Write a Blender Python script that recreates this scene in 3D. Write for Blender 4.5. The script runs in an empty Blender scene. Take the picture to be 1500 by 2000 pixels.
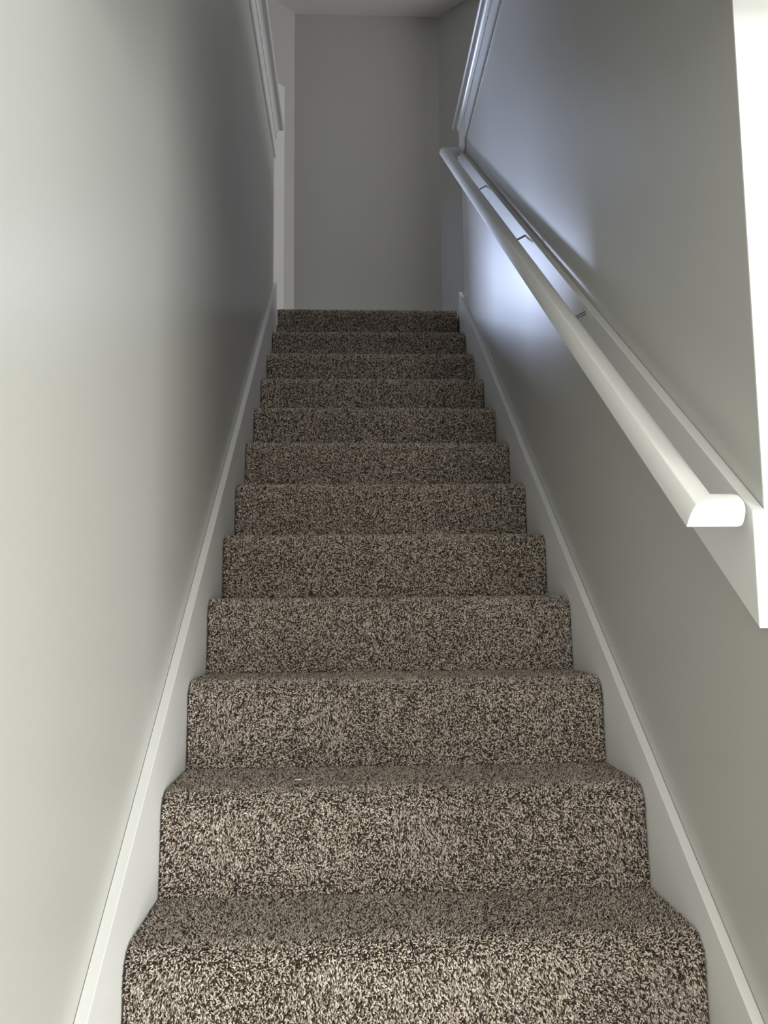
import bpy, math
import numpy as np
from mathutils import Vector, Matrix

# ------------------------------------------------------------------ camera, world, lights, exposure
ZO = 1.285                                   # lower floor lies at z = 0, the eye at z = ZO
scene = bpy.context.scene
col = scene.collection
cam = bpy.data.cameras.new('camera'); cam_o = bpy.data.objects.new('camera', cam); col.objects.link(cam_o)
yaw, pitch, roll, FPX = 0.045172, 0.116157, -0.009217, 1624.9
fw = Vector((math.sin(yaw)*math.cos(pitch), math.cos(yaw)*math.cos(pitch), math.sin(pitch)))
r0 = Vector((math.cos(yaw), -math.sin(yaw), 0)); u0 = r0.cross(fw)
rt = math.cos(roll)*r0 + math.sin(roll)*u0; up = -math.sin(roll)*r0 + math.cos(roll)*u0
cam_o.matrix_world = Matrix(((rt.x, up.x, -fw.x, 0), (rt.y, up.y, -fw.y, 0), (rt.z, up.z, -fw.z, ZO), (0, 0, 0, 1)))
cam.sensor_fit = 'VERTICAL'; cam.sensor_height = 36; cam.lens = 36*FPX/2000; cam.clip_start = 0.02
scene.camera = cam_o
scene.view_settings.view_transform = 'Standard'; scene.view_settings.look = 'None'
scene.view_settings.gamma = 1; scene.view_settings.use_curve_mapping = False
scene.view_settings.exposure = 0.0
w = bpy.data.worlds.new('sky'); scene.world = w; w.use_nodes = True
w.node_tree.nodes['Background'].inputs[0].default_value = (0.75, 0.85, 1, 1)
w.node_tree.nodes['Background'].inputs[1].default_value = 1.0

def area(name, loc, target, sx, sy, power, colour):
    l = bpy.data.lights.new(name, 'AREA'); l.shape = 'RECTANGLE'; l.size = sx; l.size_y = sy
    l.energy = power; l.color = colour
    o = bpy.data.objects.new(name, l); col.objects.link(o)
    o.location = (loc[0], loc[1], loc[2]+ZO)
    d = Vector(target)-Vector(loc)
    o.rotation_euler = d.to_track_quat('-Z', 'Y').to_euler()
    return o
# daylight through the patio window of the lower room, on its right
area('daylight_patio', (2.74, -0.75, -0.42), (0, -0.75, -0.42), 1.9, 1.56, 142, (0.97, 0.99, 0.94))
# added fill behind the photographer, as from an unseen window, lighting the risers
area('fill_entry', (0.6, -2.95, 0.08), (0.6, 0, 0.08), 1.3, 0.8, 66, (1.0, 0.97, 0.91))
# daylight through the window of the room upstairs, beyond the doorway
area('daylight_bedroom', (-2.30, 7.96, 3.34), (-2.30, 0, 3.34), 0.68, 0.5, 165, (0.60, 0.71, 1.0))
# added fill upstairs on the right, tilted up to brighten ceiling and casing
area('fill_loft', (2.94, 3.9, 3.3), (0, 4.9, 4.2), 0.7, 0.8, 37, (1.0, 0.98, 0.95))

# ------------------------------------------------------------------ materials
def new_mat(name):
    m = bpy.data.materials.new(name); m.use_nodes = True
    return m, m.node_tree, m.node_tree.nodes['Principled BSDF']
def paint(name, rgb, rough=0.5, spec=0.5, bump=0.15, scale=220, mottle=0.02):
    m, nt, b = new_mat(name)
    tc = nt.nodes.new('ShaderNodeTexCoord')
    n = nt.nodes.new('ShaderNodeTexNoise'); n.inputs['Scale'].default_value = scale; n.inputs['Detail'].default_value = 3
    n2 = nt.nodes.new('ShaderNodeTexNoise'); n2.inputs['Scale'].default_value = 3.0; n2.inputs['Detail'].default_value = 4
    nt.links.new(tc.outputs['Object'], n.inputs['Vector']); nt.links.new(tc.outputs['Object'], n2.inputs['Vector'])
    bp = nt.nodes.new('ShaderNodeBump'); bp.inputs['Strength'].default_value = bump; bp.inputs['Distance'].default_value = 0.0006
    nt.links.new(n.outputs['Fac'], bp.inputs['Height']); nt.links.new(bp.outputs['Normal'], b.inputs['Normal'])
    mx = nt.nodes.new('ShaderNodeMix'); mx.data_type = 'RGBA'
    mx.inputs['A'].default_value = (*[c*(1-mottle) for c in rgb], 1); mx.inputs['B'].default_value = (*[min(1, c*(1+mottle)) for c in rgb], 1)
    nt.links.new(n2.outputs['Fac'], mx.inputs['Factor']); nt.links.new(mx.outputs['Result'], b.inputs['Base Color'])
    b.inputs['Roughness'].default_value = rough; b.inputs['Specular IOR Level'].default_value = spec
    return m
M_WALL = paint('grey_wall_paint', (0.54, 0.54, 0.515), 0.32, 1.0, 0.25, 260)
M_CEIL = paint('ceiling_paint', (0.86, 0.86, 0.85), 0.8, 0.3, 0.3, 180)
M_CEIL2 = paint('darkened_lower_ceiling', (0.45, 0.45, 0.43), 0.8, 0.3, 0.3, 180)  # unseen ceiling, darkened to cut the light it bounces onto the treads
M_TRIM = paint('white_trim_paint', (0.82, 0.825, 0.815), 0.33, 0.5, 0.08, 90, 0.01)
M_RAIL = paint('white_rail_paint', (0.84, 0.845, 0.835), 0.5, 0.5, 0.05, 60, 0.01)
M_LINT = paint('white_thread', (0.9, 0.9, 0.88), 0.8, 0.2)
M_STEEL, _nt, _b = new_mat('brushed_nickel')
_b.inputs['Base Color'].default_value = (0.35, 0.35, 0.36, 1); _b.inputs['Metallic'].default_value = 0.9; _b.inputs['Roughness'].default_value = 0.4
M_GLASS, _nt, _b = new_mat('window_glass')
_b.inputs['Base Color'].default_value = (0.95, 0.97, 1, 1); _b.inputs['Roughness'].default_value = 0.02; _b.inputs['Transmission Weight'].default_value = 1.0
def yarn_material():
    m, nt, b = new_mat('speckled_carpet_yarn')
    at = nt.nodes.new('ShaderNodeAttribute'); at.attribute_name = 'yarn'
    cr = nt.nodes.new('ShaderNodeValToRGB'); e = cr.color_ramp; e.interpolation = 'LINEAR'
    e.elements[0].position = 0.0; e.elements[0].color = (0.06, 0.044, 0.033, 1)
    e.elements[1].position = 1.0; e.elements[1].color = (0.86, 0.77, 0.675, 1)
    for p, c in ((0.24, (0.09, 0.07, 0.055, 1)), (0.34, (0.33, 0.275, 0.23, 1)), (0.6, (0.56, 0.49, 0.425, 1))):
        k = e.elements.new(p); k.color = c
    nt.links.new(at.outputs['Fac'], cr.inputs['Fac']); nt.links.new(cr.outputs['Color'], b.inputs['Base Color'])
    b.inputs['Roughness'].default_value = 0.85; b.inputs['Specular IOR Level'].default_value = 0.15
    return m
M_YARN = yarn_material()
def carpet_flat():
    m, nt, b = new_mat('carpet_backing')
    tc = nt.nodes.new('ShaderNodeTexCoord')
    n = nt.nodes.new('ShaderNodeTexNoise'); n.inputs['Scale'].default_value = 230; n.inputs['Detail'].default_value = 2
    nt.links.new(tc.outputs['Object'], n.inputs['Vector'])
    cr = nt.nodes.new('ShaderNodeValToRGB'); e = cr.color_ramp
    e.elements[0].position = 0.42; e.elements[0].color = (0.05, 0.037, 0.028, 1)
    e.elements[1].position = 0.58; e.elements[1].color = (0.42, 0.35, 0.29, 1)
    nt.links.new(n.outputs['Fac'], cr.inputs['Fac']); nt.links.new(cr.outputs['Color'], b.inputs['Base Color'])
    bp = nt.nodes.new('ShaderNodeBump'); bp.inputs['Strength'].default_value = 0.8; bp.inputs['Distance'].default_value = 0.004
    nt.links.new(n.outputs['Fac'], bp.inputs['Height']); nt.links.new(bp.outputs['Normal'], b.inputs['Normal'])
    b.inputs['Roughness'].default_value = 0.95
    return m
M_CARPET = carpet_flat()

# ------------------------------------------------------------------ helpers
def mesh_obj(name, verts, faces, mat, parent=None, smooth=False, bevel=0.0, segs=2, **props):
    me = bpy.data.meshes.new(name)
    me.from_pydata([(v[0], v[1], v[2]+ZO) for v in verts], [], faces)
    me.materials.append(mat); me.validate(); me.update()
    o = bpy.data.objects.new(name, me); col.objects.link(o)
    import bmesh
    bm = bmesh.new(); bm.from_mesh(me)
    bmesh.ops.recalc_face_normals(bm, faces=bm.faces)
    if bevel > 0:
        es = [e for e in bm.edges if len(e.link_faces) == 2 and e.calc_face_angle(0) > 0.5]
        bmesh.ops.bevel(bm, geom=es, offset=bevel, segments=segs, affect='EDGES', profile=0.5)
    if smooth:
        for f in bm.faces: f.smooth = True
        for e in bm.edges:
            if len(e.link_faces) == 2 and e.calc_face_angle(0) > 0.7: e.smooth = False
    bm.to_mesh(me); bm.free()
    if parent: o.parent = parent; o.matrix_parent_inverse = parent.matrix_world.inverted()
    for k, v in props.items(): o[k] = v
    return o
def boxes(bl):
    V, F = [], []
    for x0, x1, y0, y1, z0, z1 in bl:
        b = len(V)
        V += [(x0,y0,z0),(x1,y0,z0),(x1,y1,z0),(x0,y1,z0),(x0,y0,z1),(x1,y0,z1),(x1,y1,z1),(x0,y1,z1)]
        F += [tuple(b+i for i in f) for f in ((3,2,1,0),(4,5,6,7),(0,1,5,4),(1,2,6,5),(2,3,7,6),(3,0,4,7))]
    return V, F
def prism(poly, axis, a0, a1):
    """extrude a polygon along x ('x': poly is (y,z)) or z ('z': poly is (x,y)) or y ('y': poly is (x,z))"""
    n = len(poly); V = []
    for a in (a0, a1):
        for p, q in poly:
            V.append({'x': (a, p, q), 'z': (p, q, a), 'y': (p, a, q)}[axis])
    F = [tuple(range(n-1, -1, -1)), tuple(range(n, 2*n))] + [(i, (i+1) % n, n+(i+1) % n, n+i) for i in range(n)]
    return V, F
def struct(name, vf, mat, bevel=0.0, smooth=False, segs=2):
    return mesh_obj(name, vf[0], vf[1], mat, bevel=bevel, smooth=smooth, segs=segs, kind='structure')
def empty(name, loc, label, cat, group=None):
    o = bpy.data.objects.new(name, None); col.objects.link(o)
    o.location = (loc[0], loc[1], loc[2]+ZO); o['label'] = label; o['category'] = cat
    o.empty_display_size = 0.1
    if group: o['group'] = group
    bpy.context.view_layer.update()
    return o

# ------------------------------------------------------------------ dimensions
XL, XR = -0.3595, 0.5883          # carpet edges
WL, WR = -0.381, 0.608            # stair walls
Y0, Z0, RUN, RISE = 4.216, 1.558, 0.254, 0.1908
NSTEP = 15
ZF = -1.285                        # lower floor
ZU = Z0 + 0.018                    # upper floor
ZC = 4.22                          # upstairs ceiling
YB = 5.5                           # upstairs end wall
YLE, YRE = 4.24, 4.085             # where the left and right stair walls end upstairs
YE = 1.181                          # where the right stair wall ends downstairs
ZCAPL, ZCAPR = 2.603, 2.536

# ------------------------------------------------------------------ shell: lower room
struct('floor', boxes([(-0.6, 2.9, -3.1, 1.4, ZF-0.1, ZF)]), M_CARPET)
struct('wall_left', prism([(-3.0, ZF), (YLE, ZF), (YLE, ZCAPL-0.03), (1.0, ZCAPL-0.03), (1.0, 1.25), (-3.0, 1.25)], 'x', WL-0.115, WL), M_WALL, bevel=0.004)
struct('wall_right', boxes([(WR, WR+0.115, YE, YRE, ZF, ZCAPR-0.03)]), M_WALL, bevel=0.001)
struct('wall_rear', boxes([(-0.6, -0.1, -3.1, -3.0, ZF, 1.25), (1.3, 2.9, -3.1, -3.0, ZF, 1.25), (-0.1, 1.3, -3.1, -3.0, 0.55, 1.25), (-0.1, 1.3, -3.1, -3.0, ZF, -0.39)]), M_WALL)
# wall facing the room to the right of the stair opening
struct('wall_front', boxes([(WR+0.115, 2.9, YE, YE+0.1, ZF, 1.25)]), M_WALL)
struct('wall_side', boxes([(2.8, 2.9, -3.0, -1.75, ZF, 1.25), (2.8, 2.9, 0.25, YE, ZF, 1.25), (2.8, 2.9, -1.75, 0.25, 0.40, 1.25)]), M_WALL)
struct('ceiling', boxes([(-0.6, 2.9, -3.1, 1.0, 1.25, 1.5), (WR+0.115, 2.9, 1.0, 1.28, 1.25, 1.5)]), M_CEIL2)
# header above the foot of the stairs, carrying the upstairs half wall
struct('wall_header', boxes([(WL, WR+0.1, 0.9, 1.0, 0.88, ZCAPR-0.03)]), M_WALL)  # unseen; lower edge dropped to keep light off the top steps

# ------------------------------------------------------------------ shell: upstairs
CLX, CRX = -0.355, 0.664           # corners of the end wall
struct('floor_upper', boxes([(-3.0, 3.0, Y0+0.40, 8.0, ZU-0.25, ZU-0.008), (-3.0, WL-0.115, 0.9, Y0+0.40, ZU-0.25, ZU-0.008), (WR+0.115, 3.0, 0.9, Y0+0.40, ZU-0.25, ZU-0.008), (WL-0.115, WL, YLE, Y0+0.40, ZU-0.25, ZU-0.008), (WR, WR+0.115, YRE, Y0+0.40, ZU-0.25, ZU-0.008)]), M_CARPET)
struct('ceiling_upper', boxes([(-3.1, 3.1, 0.8, 8.1, ZC, ZC+0.1)]), M_CEIL)
struct('wall_back', boxes([(CLX-0.05, CRX+0.05, YB, YB+0.1, ZU-0.05, ZC)]), M_WALL)
q = math.sqrt(0.5)
def diag(sign, t0, t1, z0, z1, th=0.1, off=0.0):
    """slab standing on the 45 degree wall; t measured along x from the corner"""
    cx = CLX if sign < 0 else CRX
    a = (cx+sign*t0, YB-t0); b = (cx+sign*t1, YB-t1)
    nx, ny = -sign*q, -q               # towards the stairs
    P = [(a[0]+nx*off, a[1]+ny*off), (b[0]+nx*off, b[1]+ny*off), (b[0]-nx*th, b[1]-ny*th), (a[0]-nx*th, a[1]-ny*th)]
    return prism(P, 'z', z0, z1)
def join(*vfs):
    V, F = [], []
    for v, f in vfs:
        b = len(V); V += v; F += [tuple(b+i for i in x) for x in f]
    return V, F
DOOR_T0, DOOR_T1, DOOR_Z = 0.15, 0.66, 3.535
struct('wall_corner_left', join(diag(-1, 0, DOOR_T0, ZU-0.05, ZC), diag(-1, DOOR_T1, 1.2, ZU-0.05, ZC), diag(-1, DOOR_T0, DOOR_T1, DOOR_Z, ZC)), M_WALL)
struct('wall_corner_right', diag(1, 0, 0.6, ZU-0.05, ZC), M_WALL)
struct('wall_loft_left', boxes([(CLX-1.2-1.5, CLX-1.2, YB-1.2, YB-1.1, ZU-0.05, ZC), (-3.1, -3.0, 0.8, 8.1, ZU-0.05, ZC)]), M_WALL)
struct('wall_loft_right', boxes([(CRX+0.6, 3.0, YB-0.6, YB-0.5, ZU-0.05, ZC), (3.0, 3.1, 0.8, 3.5, ZU-0.05, ZC), (3.0, 3.1, 4.3, 8.1, ZU-0.05, ZC), (3.0, 3.1, 3.5, 4.3, ZU-0.05, 2.85), (3.0, 3.1, 3.5, 4.3, 3.75, ZC)]), M_WALL)
struct('wall_loft_rear', boxes([(-3.1, 3.1, 0.7, 0.8, ZU-0.05, ZC)]), M_WALL)
struct('wall_bedroom', boxes([(-3.1, -2.72, 8.0, 8.1, ZU-0.05, ZC), (-1.88, 0.3, 8.0, 8.1, ZU-0.05, ZC), (-2.72, -1.88, 8.0, 8.1, ZU-0.05, 3.02), (-2.72, -1.88, 8.0, 8.1, 3.67, ZC), (0.2, 0.3, YB+0.1, 8.0, ZU-0.05, ZC)]), M_WALL)
# casing of the doorway: side boards and head, standing 15 mm proud
struct('trim_5', join(diag(-1, DOOR_T0-0.076, DOOR_T0, ZU-0.01, DOOR_Z, 0.1, 0.016), diag(-1, DOOR_T1, DOOR_T1+0.05, ZU-0.01, DOOR_Z, 0.1, 0.016), diag(-1, DOOR_T0-0.076, DOOR_T1+0.05, DOOR_Z, DOOR_Z+0.07, 0.1, 0.016)), M_TRIM)

def window(name, axis, c, half, z0, z1, depth):
    """frame with a cross bar around an opening and one pane"""
    t = 0.05
    def bx(a0, a1, zz0, zz1, d0, d1):
        return (d0, d1, a0, a1, zz0, zz1) if axis == 'x' else (a0, a1, d0, d1, zz0, zz1)
    d0, d1 = depth
    fr = [bx(c-half, c-half+t, z0, z1, d0, d1), bx(c+half-t, c+half, z0, z1, d0, d1), bx(c-half+t, c+half-t, z0, z0+t, d0, d1), bx(c-half+t, c+half-t, z1-t, z1, d0, d1)]
    o = struct(name, boxes(fr), M_TRIM)
    dm = (d0+d1)/2
    v, f = boxes([bx(c-half+t, c+half-t, z0+t, z1-t, dm-0.003, dm+0.003)])
    mesh_obj('window_pane', v, f, M_GLASS, parent=o)
window('window_1', 'x', -0.75, 1.0, ZF+0.02, 0.40, (2.8, 2.87))
window('window_2', 'y', -2.30, 0.42, 3.02, 3.67, (8.0, 8.07))
window('added_window_entry', 'y', 0.6, 0.7, -0.39, 0.55, (-3.07, -3.0))  # unseen opening added to go with the entry fill
window('added_window_loft', 'x', 3.9, 0.4, 2.85, 3.75, (3.0, 3.07))  # unseen, added as the opening for the loft fill

# ------------------------------------------------------------------ white woodwork
def skirt_profile(ya, za, k, y_top, y_bot):
    return [(y_bot, za+k*(y_bot-ya)), (y_top, za+k*(y_top-ya)), (y_top, za+k*(y_top-ya)-0.34), (y_bot, za+k*(y_bot-ya)-0.42)]
struct('baseboard_left', prism([(0.42, ZF), (0.42, -0.566+0.762*(0.42-1.242)), (4.235, -0.566+0.762*(4.235-1.242)), (4.235, 1.35), (1.0, ZF)], 'x', WL+0.0005, -0.362), M_TRIM, bevel=0.0012)
struct('baseboard_right', prism([(1.185, ZF), (1.185, -0.618+0.777*(1.185-1.255)), (4.085, -0.618+0.777*(4.085-1.255)), (4.165, -0.618+0.777*(4.165-1.255)), (4.165, 1.35), (1.9, ZF)], 'x', 0.590, WR-0.0005), M_TRIM, bevel=0.0012)
# cap, bed moulding and frieze board of the two half walls
def cap_profile(wall, nose, zt, sgn):
    """(x,z) polygon; sgn=+1 when the wall lies at larger x"""
    s = sgn; back = wall + s*0.15
    return [(back, zt), (nose+s*0.006, zt), (nose, zt-0.006), (nose, zt-0.018), (nose+s*0.005, zt-0.024), (back, zt-0.024)]
def mould_profile(wall, zt, sgn, out, h):
    s = sgn
    P = [(wall-s*0.0005, zt), (wall-s*out, zt), (wall-s*out, zt-0.006)]
    for i in range(7):
        a = math.pi/2*i/6
        P.append((wall-s*(0.012+(out-0.012)*(1-math.sin(a)*0.98)), zt-0.006-(h-0.012)*(1-math.cos(a))))
    P += [(wall-s*0.012, zt-h), (wall-s*0.0005, zt-h)]
    return P
def frieze(wall, z0, z1, s, th=0.009):
    return [(wall-s*0.0005, z0), (wall-s*0.004, z0), (wall-s*th, z0+0.004), (wall-s*th, z1), (wall-s*0.0005, z1)]
struct('trim_1', join(prism(cap_profile(WL, -0.331, ZCAPL, -1), 'y', 0.9, YLE+0.015),
                      prism(mould_profile(WL, ZCAPL-0.024, -1, 0.034, 0.055), 'y', 1.0, YLE),
                      prism(frieze(WL, ZCAPL-0.19, ZCAPL-0.06, -1), 'y', 1.0, YLE)), M_TRIM)
struct('trim_2', join(prism(cap_profile(WR, 0.566, ZCAPR, 1), 'y', 0.9, YRE+0.03),
                      prism(mould_profile(WR, ZCAPR-0.024, 1, 0.030, 0.055), 'y', 1.0, YRE),
                      prism(frieze(WR, ZCAPR-0.19, ZCAPR-0.06, 1), 'y', 1.0, YRE-0.18)), M_TRIM)
struct('trim_3', boxes([(0.597, WR-0.0005, YRE-0.175, YRE+0.004, 2.30, ZCAPR-0.075)]), M_TRIM, bevel=0.002)
# white casing on the end of the right wall, facing the lower room
struct('trim_4', boxes([(WR-0.0005, WR+0.14, YE-0.004, YE-0.0005, ZF, 1.24)]), M_TRIM, bevel=0.0005)

# ------------------------------------------------------------------ carpeted staircase
rng = np.random.default_rng(7)
def lf(x, y, seed):
    r = np.random.default_rng(seed); v = np.zeros_like(x)
    for k in range(7):
        a = r.uniform(0, 2*np.pi); f = r.uniform(14, 60); ph = r.uniform(0, 6.28)
        v += np.sin((x*np.cos(a)*1.3+y*np.sin(a)*0.5)*f+ph)
    return v/2.6
stairs = empty('staircase', ((XL+XR)/2, 0.66, ZF), 'straight flight of stairs wrapped in speckled brown and beige carpet between two grey walls', 'staircase')
PILE = 0.0075
def carpet_step(n):
    yn = Y0-n*RUN; zt = Z0-n*RISE + (0.018 if n == 0 else 0.0)
    zb = max(Z0-(n+1)*RISE, ZF); R = 0.046
    depth = 0.42 if n == 0 else RUN+0.038
    # outer profile as a function of arc length: tread (from back), nosing arc, riser
    L1 = depth-R; L2 = R*math.pi/2; L3 = (zt-R)-zb
    Ltot = L1+L2+L3
    def prof(s):
        y = np.where(s < L1, yn+depth-s, 0.0); z = np.where(s < L1, zt, 0.0)
        ny = np.where(s < L1, 0.0, 0.0); nz = np.where(s < L1, 1.0, 0.0)
        a = np.clip((s-L1)/R, 0, math.pi/2); m = (s >= L1) & (s < L1+L2)
        y = np.where(m, yn+R-R*np.sin(a), y); z = np.where(m, zt-R+R*np.cos(a), z)
        ny = np.where(m, -np.sin(a), ny); nz = np.where(m, np.cos(a), nz)
        m = s >= L1+L2; d = s-L1-L2
        y = np.where(m, yn-0.008*np.clip(d/max(L3,1e-3),0,1)**1.6, y); z = np.where(m, zt-R-d, z)
        k_ = -np.arctan(0.008*1.6/max(L3, 1e-3)*np.clip(d/max(L3,1e-3),0,1)**0.6); ny = np.where(m, -np.cos(k_), ny); nz = np.where(m, -np.sin(k_), nz)
        return y, z, ny, nz
    # ---- backing solid
    ss = np.concatenate([np.linspace(0, L1, 3), np.linspace(L1, L1+L2, 7)[1:], np.linspace(L1+L2, Ltot, 6)[1:]])
    y, z, ny, nz = prof(ss); yb = y-ny*PILE; zb_ = z-nz*PILE
    poly = [(float(a), float(b)) for a, b in zip(yb, zb_)] + [(float(yb[-1]), zb-0.03), (yn+depth+0.03, zb-0.03), (yn+depth+0.03, float(zb_[0]))]
    V, F = prism(poly, 'x', XL+0.002, XR-0.002)
    V = np.array(V, dtype=np.float64)
    # ---- tufts
    sp = 0.0060 if n >= 13 else (0.0028 if n >= 8 else (0.0031 if n >= 5 else 0.0036))
    nu = int((XR-XL)/sp); nv = int(Ltot/sp)
    U, S = np.meshgrid((np.arange(nu)+0.5)/nu, (np.arange(nv)+0.5)/nv)
    U = U.ravel(); S = S.ravel(); N = len(U)
    U = XL+0.002+(XR-XL-0.004)*U+rng.normal(0, sp*0.33, N); U = np.clip(U, XL+0.001, XR-0.001)
    S = np.clip(S*Ltot+rng.normal(0, sp*0.33, N), 0, Ltot-0.001)
    y, z, ny, nz = prof(S)
    nrm = np.stack([np.zeros(N), ny, nz], 1); tan = np.stack([np.zeros(N), nz, -ny], 1)   # tan: up the riser / back along the tread
    X = np.array([1.0, 0, 0])
    base = np.stack([U, y, z], 1) - nrm*PILE
    h = PILE*rng.uniform(0.75, 1.2, N)
    le = lf(U, S, 100+n)
    lx = rng.normal(0, 0.42, N)+0.10*le; lt = rng.normal(0, 0.38, N)-0.26*lf(U, S, 300+n)
    fr = np.clip((S-L1-L2)/max(L3, 1e-3), 0, 1); g = np.clip((fr-0.45)/0.5, 0, 1); g = g*g*(3-2*g)
    lt += np.where(S < L1, -0.45, -0.34+0.34*g)                 # combed down the flight; lean on treads and riser feet shapes in their shade
    tip = base+nrm*h[:, None]+X*(lx*h)[:, None]+tan*(lt*h)[:, None]
    mid = base+nrm*(h*0.55)[:, None]+X*(lx*h*0.35+rng.normal(0, 0.0007, N))[:, None]+tan*(lt*h*0.35)[:, None]
    rad = sp*rng.uniform(0.50, 0.78, N); ph = rng.uniform(0, 6.28, N)
    rings = []
    for ctr, rr, tw in ((base, 0.75, 0.0), (mid, 1.0, 0.8)):
        for k in range(3):
            a = ph+tw+k*2*math.pi/3
            rings.append(ctr+X*(np.cos(a)*rad*rr)[:, None]+tan*(np.sin(a)*rad*rr)[:, None])
    pts = np.stack(rings+[tip], 1)                         # N,7,3
    nb = len(V)
    allv = np.concatenate([V, pts.reshape(-1, 3)], 0); allv[:, 2] += ZO
    # keep the carpet off the skirting boards
    allv[:, 0] = np.clip(allv[:, 0], XL-0.0015, XR+0.0012)
    offs = (nb+7*np.arange(N))[:, None]
    quads = np.concatenate([offs+np.array([[k, (k+1) % 3, 3+(k+1) % 3, 3+k]]) for k in range(3)], 0)
    tris = np.concatenate([offs+np.array([[3+k, 3+(k+1) % 3, 6]]) for k in range(3)], 0)
    me = bpy.data.meshes.new('step')
    loops = [i for f in F for i in f]; tot = [len(f) for f in F]
    li = np.concatenate([np.array(loops), quads.ravel(), tris.ravel()]).astype(np.int32)
    lt_ = np.concatenate([np.array(tot), np.full(len(quads), 4), np.full(len(tris), 3)]).astype(np.int32)
    ls = np.concatenate([[0], np.cumsum(lt_)[:-1]]).astype(np.int32)
    me.vertices.add(len(allv)); me.vertices.foreach_set('co', allv.astype(np.float32).ravel())
    me.loops.add(len(li)); me.loops.foreach_set('vertex_index', li)
    me.polygons.add(len(lt_)); me.polygons.foreach_set('loop_start', ls)
    try: me.polygons.foreach_set('loop_total', lt_)
    except Exception: pass
    me.polygons.foreach_set('use_smooth', np.concatenate([np.zeros(len(tot), bool), np.ones(len(quads)+len(tris), bool)]))
    me.materials.append(M_YARN)
    me.update(calc_edges=True)
    a = me.attributes.new('yarn', 'FLOAT', 'POINT')
    yv = np.clip(rng.uniform(0, 1, N), 0.0, 1)
    a.data.foreach_set('value', np.concatenate([np.full(nb, 0.15), np.repeat(yv, 7)]).astype(np.float32))
    o = bpy.data.objects.new('step', me); col.objects.link(o)
    o.parent = stairs; o.matrix_parent_inverse = stairs.matrix_world.inverted()
    return o
for n in range(NSTEP): carpet_step(n)

# ------------------------------------------------------------------ handrail on its sloping board
hr = empty('handrail', (0.55, 2.6, 1.25), 'white rounded wooden handrail running up the right wall on a flat white board', 'handrail')
KB = 0.7825
def zb_top(y): return 0.130+KB*(y-1.159)
BY0, BY1 = 1.1735, YRE+0.004
mesh_obj('mounting_board', *prism([(BY0, zb_top(BY0)-0.174), (BY0, zb_top(BY0)-0.004), (BY1, min(zb_top(BY1), 2.40)), (BY1, zb_top(BY1)-0.174)], 'x', 0.588, WR-0.0005), M_TRIM, parent=hr, bevel=0.0016)
P1 = Vector((0.517, 1.197, 0.129)); P2 = Vector((0.517, 4.053, 2.337))
sd = (P2-P1).normalized(); upv = Vector((0, -sd.z, sd.y)); w0 = 0.0268; hh = 0.0355
prof = [(-w0+0.002, 0.0), (-w0, 0.002), (-w0, 0.005)]
for i in range(1, 28):
    t = -math.cos(math.pi*i/28); prof.append((w0*t, 0.005+(hh-0.005)*(1-abs(t)**2.7)**(1/2.1)))
prof += [(w0, 0.005), (w0, 0.002), (w0-0.002, 0.0)]
X = Vector((1, 0, 0))
rings = []
def ring(c, wv, sc=1.0):
    return [c+upv*(0.5*hh+(u-0.5*hh)*sc)+wv*(w*sc) for w, u in prof]
fa = 0.574
rings.append(ring(Vector((fa+0.001, P1.y, P1.z)), -sd, 0.80))
rings.append(ring(Vector((fa-0.002, P1.y, P1.z)), -sd, 0.93))
rings.append(ring(Vector((fa-0.008, P1.y, P1.z)), -sd, 1.0))
rings.append(ring(P1, -X-sd)); rings.append(ring(P2, -X+sd))
rings.append(ring(Vector((0.587, P2.y, P2.z)), sd))
V = [p for r in rings for p in r]; m = len(prof)
F = [tuple(range(m)), tuple(range((len(rings)-1)*m, len(rings)*m))]
for i in range(len(rings)-1):
    for j in range(m): F.append((i*m+j, i*m+(j+1) % m, (i+1)*m+(j+1) % m, (i+1)*m+j))
mesh_obj('rail', V, F, M_RAIL, parent=hr, smooth=True)
def tube(pts, r, seg=10):
    V, F = [], []
    for i, p in enumerate(pts):
        p = Vector(p); d = (Vector(pts[min(i+1, len(pts)-1)])-Vector(pts[max(i-1, 0)])).normalized()
        a = d.cross(Vector((0, 1, 0.3))).normalized(); b = d.cross(a)
        for k in range(seg):
            t = 2*math.pi*k/seg; V.append(p+a*math.cos(t)*r+b*math.sin(t)*r)
    for i in range(len(pts)-1):
        for k in range(seg): F.append((i*seg+k, i*seg+(k+1) % seg, (i+1)*seg+(k+1) % seg, (i+1)*seg+k))
    F.append(tuple(range(seg))); F.append(tuple(range((len(pts)-1)*seg, len(pts)*seg)))
    return V, F
for yb_, r_ in ((3.27, 0.0028), (2.58, 0.0032), (1.95, 0.0045)):  # the thickest is added where the light patch on the board ends
    zt_ = zb_top(yb_)-0.030
    c = Vector((0.588, yb_, zt_)); e = P1+sd*((yb_-P1.y)/sd.y)
    pts = []
    for i in range(11):
        t = i/10; ang = t*math.pi/2
        pts.append((c.x-(c.x-e.x)*math.sin(ang), c.y+(e.y-c.y)*t, c.z-0.02*math.sin(ang*2)+(e.z+0.001-c.z)*(1-math.cos(ang))))
    mesh_obj('bracket', *tube(pts, r_), M_STEEL, parent=hr, smooth=True)

# ------------------------------------------------------------------ a snip of white thread on a tread
zt = Z0-10*RISE
V, F = tube([(-0.1085, 1.776, zt+0.0015), (-0.104, 1.775, zt+0.0022), (-0.099, 1.7755, zt+0.0020), (-0.0955, 1.775, zt+0.0016)], 0.0011, 8)
mesh_obj('thread_snip', V, F, M_LINT, label='tiny snip of white thread lying on a lower carpeted tread', category='thread')
